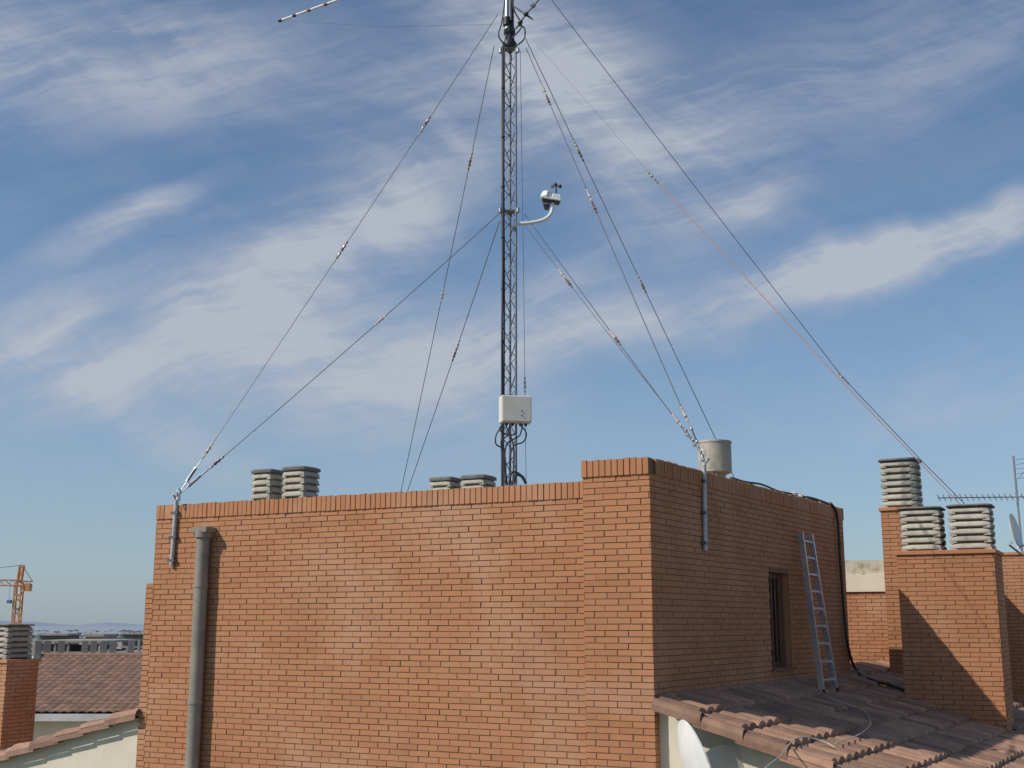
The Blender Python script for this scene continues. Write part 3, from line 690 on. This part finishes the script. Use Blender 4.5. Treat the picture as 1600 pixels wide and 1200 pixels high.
for q in ((jl.x*.55+cx*.45,CY-3,zj+.6),(jr.x,CY+.4,zj+.3)):
    mb=MB(); mb.tube([(cx+.2,CY,za),q],.05,4); mb.build('tie_bar',WIRE,cr)
q=at(18,940,CY); mb=MB(); mb.box((q.x-.3,CY-1.2,q.z-.3),(.6,0,0),(0,.7,0),(0,0,.55)); mb.tube([(q.x,CY-1,q.z+.2),(q.x,CY-1,zj)],.03,4); mb.build('hook_block',CRANEB,cr)

# ground and hills
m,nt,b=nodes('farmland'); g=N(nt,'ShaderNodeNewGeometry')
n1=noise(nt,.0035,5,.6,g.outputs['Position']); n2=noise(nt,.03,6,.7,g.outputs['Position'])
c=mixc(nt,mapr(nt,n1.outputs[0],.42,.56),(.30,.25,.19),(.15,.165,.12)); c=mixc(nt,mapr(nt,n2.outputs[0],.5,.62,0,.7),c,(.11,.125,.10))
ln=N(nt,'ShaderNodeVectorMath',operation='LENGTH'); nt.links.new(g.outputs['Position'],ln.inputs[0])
c=mixc(nt,mapr(nt,ln.outputs['Value'],200,4000,0,.88),c,(.27,.32,.39))  # haze painted into the ground colour, bluer with distance from the eye
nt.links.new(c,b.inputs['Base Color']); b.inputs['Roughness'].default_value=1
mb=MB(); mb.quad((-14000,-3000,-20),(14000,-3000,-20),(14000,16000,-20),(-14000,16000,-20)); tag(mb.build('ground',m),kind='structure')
mb=MB(); n=160; vs=[]
for i in range(n+1):
    x=-9000+18000*i/n; h=-20+20+28*math.sin(i*.21)+18*math.sin(i*.53+1)+10*math.sin(i*1.1)
    vs+=[(x,11000,-25),(x,11300,max(h+4,-15)),(x,12500,-25)]
mb.add(vs,[(i*3,i*3+3,i*3+4,i*3+1) for i in range(n)]+[(i*3+1,i*3+4,i*3+5,i*3+2) for i in range(n)])
tag(mb.build('hills',HILL,None,True),kind='structure')
mb=MB(); rr=random.Random(9)
def clump(c,r,h):
    for k in range(9):
        p=Vector(c)+Vector((rr.gauss(0,r*.45),rr.gauss(0,r*.45),h*rr.uniform(.2,.8))); q=r*rr.uniform(.22,.42)
        vs=[p+Vector((rr.uniform(-1,1),rr.uniform(-1,1),rr.uniform(-.6,.6)))*q for _ in range(5)]
        mb.add(vs,[(0,1,2),(0,2,3),(0,3,4),(1,2,4),(2,3,4),(0,1,4)],0,rr.random())
for i in range(700):
    Yd=rr.choice((500,700,1000,1500,2200,3200))*rr.uniform(.85,1.15); x=-Yd*rr.uniform(.24,.50)
    if rr.random()<.3: x=Yd*rr.uniform(-.24,.5)
    clump((x,Yd,-20),rr.uniform(3,6)*(1+Yd/4000),rr.uniform(2.5,4.5))
tag(mb.build('distant_woodland',TREED),'dark scattered trees and woods on the plain near the horizon at left','woods',kind='stuff')
HW=simple('far_house_wall',(.46,.43,.40),(.36,.34,.32),.1,.95); HR=simple('far_house_roof',(.30,.21,.17),(.24,.18,.15),.1,.95)
for i in range(34):
    Yd=rr.uniform(200,900); x=-Yd*rr.uniform(.28,.46); w=rr.uniform(7,14); h=rr.uniform(5,8); a=rr.uniform(0,3)
    e=thing('distant_house',(x,Yd,-20),'tiny pale house with a reddish roof on the plain near the horizon','house','distant houses on the plain')
    mb=MB(); mb.cbox((x,Yd,-20),w,8,h,a); mb.build('wall',HW,e)
    ax=Vector((math.cos(a),math.sin(a),0)); ay=Vector((-math.sin(a),math.cos(a),0)); c=Vector((x,Yd,-20+h))
    mb=MB(); mb.add([c-ax*w*.53-ay*4.5,c+ax*w*.53-ay*4.5,c+ax*w*.53+ay*4.5,c-ax*w*.53+ay*4.5,c-ax*w*.53+Vector((0,0,2.2)),c+ax*w*.53+Vector((0,0,2.2))],[(0,1,5,4),(2,3,4,5),(1,2,5),(3,0,4)]); mb.build('roof',HR,e)

# ================= light and sky =================
ld=(fv*1.0-nf*1.1+Vector((0,0,-1.25))).normalized()   # travel direction of the light
sl=bpy.data.lights.new('sun','SUN'); sl.energy=3.8; sl.angle=math.radians(.5); sl.color=(1,.94,.84)
so=bpy.data.objects.new('sun',sl); COL.objects.link(so); so.rotation_euler=ld.to_track_quat('-Z','Y').to_euler(); so.location=(-8,-4,12)
ts=-ld
elev=math.asin(ts.z); az=math.atan2(ts.x,ts.y)
w=bpy.data.worlds.new('World'); sc.world=w; w.use_nodes=True; nt=w.node_tree; bg=nt.nodes['Background']
sky=N(nt,'ShaderNodeTexSky',sky_type='NISHITA'); sky.sun_disc=False; sky.sun_elevation=elev; sky.sun_rotation=az; sky.dust_density=1.0; sky.ozone_density=1.4; sky.altitude=800
tc=N(nt,'ShaderNodeTexCoord'); sep=N(nt,'ShaderNodeSeparateXYZ'); nt.links.new(tc.outputs['Generated'],sep.inputs[0])
def M(op,a,b=None,c=None):
    n=N(nt,'ShaderNodeMath',operation=op)
    for i,x in enumerate((a,b,c)):
        if x is None: continue
        if hasattr(x,'is_output'): nt.links.new(x,n.inputs[i])
        else: n.inputs[i].default_value=x
    return n.outputs[0]
ya=M('MAXIMUM',M('ABSOLUTE',sep.outputs[1]),.12)
gx=M('DIVIDE',sep.outputs[0],ya); gz=M('DIVIDE',sep.outputs[2],ya)
cmb=N(nt,'ShaderNodeCombineXYZ'); nt.links.new(gx,cmb.inputs[0]); nt.links.new(gz,cmb.inputs[1]); GV=cmb.outputs[0]
def gxy(px,py):
    r=ray(px,py); return (r.x/r.y,r.z/r.y)
def mapping(loc,rot,scale,vec=GV,vt='TEXTURE'):
    n=N(nt,'ShaderNodeMapping',vector_type=vt); n.inputs['Location'].default_value=loc; n.inputs['Rotation'].default_value=(0,0,rot); n.inputs['Scale'].default_value=scale
    nt.links.new(vec,n.inputs[0]); return n.outputs[0]
wn=noise(nt,2.6,5,.55,GV); wv=N(nt,'ShaderNodeVectorMath',operation='SUBTRACT'); nt.links.new(wn.outputs['Color'],wv.inputs[0]); wv.inputs[1].default_value=(.5,.5,.5)
ws_=N(nt,'ShaderNodeVectorMath',operation='SCALE'); nt.links.new(wv.outputs[0],ws_.inputs[0]); ws_.inputs['Scale'].default_value=.13
wa=N(nt,'ShaderNodeVectorMath',operation='ADD'); nt.links.new(GV,wa.inputs[0]); nt.links.new(ws_.outputs[0],wa.inputs[1]); WV=wa.outputs[0]
def blob(px,py,rx,ry,ang,st,vec=None):
    x,y=gxy(px,py); v=mapping((x,y,0),math.radians(ang),(rx/1900,ry/1900,1),vec or WV)
    ln=N(nt,'ShaderNodeVectorMath',operation='LENGTH'); nt.links.new(v,ln.inputs[0])
    return mapr(nt,ln.outputs['Value'],0,1,st,0)
tot=None
for bl in ((1500,378,440,62,14,1.6),(1180,462,500,72,14,1.3),(1160,325,150,60,15,.75),(230,350,230,48,25,1.1),(130,110,700,190,0,1.0),(640,260,640,210,38,.9),
           (430,560,620,180,-10,1.15),(60,560,320,120,0,1.0),(900,110,620,170,-38,1.05),(1330,120,620,190,22,.6),(320,690,280,60,-30,.6),(1450,600,420,110,0,.35),(760,520,460,120,18,1.1),(480,420,380,110,30,.6),(950,290,340,140,-40,.65)):
    o_=blob(*bl); tot=o_ if tot is None else M('ADD',tot,o_)
n1=noise(nt,1,9,.57,mapping((0,0,0),math.radians(20),(.32,.075,1),WV),.3)
n2=noise(nt,1,8,.60,mapping((.3,.1,0),math.radians(-32),(.2,.042,1),WV),.35)
n3=noise(nt,1,9,.66,mapping((.1,.2,0),math.radians(14),(.13,.014,1),WV),.25)
nz=M('ADD',M('ADD',M('MULTIPLY',n1.outputs[0],.50),M('MULTIPLY',n2.outputs[0],.25)),M('MULTIPLY',n3.outputs[0],.25))
nm=mapr(nt,nz,.38,.63)
mask=M('MULTIPLY',M('ADD',tot,.16),M('ADD',M('MULTIPLY',nm,.86),.28))
mask=mapr(nt,mask,.02,1.22,0,.92,False)
mask=M('MINIMUM',mask,.93)
fade=mapr(nt,gz,.03,.16,.35,1); mask=M('MULTIPLY',mask,fade)
skc=mixc(nt,1.0,sky.outputs[0],(.88,1.03,1.12),'MULTIPLY')
skc=mixc(nt,mapr(nt,gz,-.02,.34,.62,0.0,False),skc,(3.0,3.8,4.9))
col=mixc(nt,mask,skc,(4.9,5.25,6.0))
nt.links.new(col,bg.inputs['Color']); bg.inputs['Strength'].default_value=.096
# ================= camera =================
cd=bpy.data.cameras.new('camera'); cd.sensor_width=36; cd.lens=F/1600*36; cd.clip_end=30000; cd.clip_start=.1
co_=bpy.data.objects.new('camera',cd); COL.objects.link(co_); co_.rotation_euler=(math.pi/2+PITCH,0,0); sc.camera=co_
sc.view_settings.view_transform='Standard'; sc.view_settings.look='None'; sc.view_settings.exposure=0
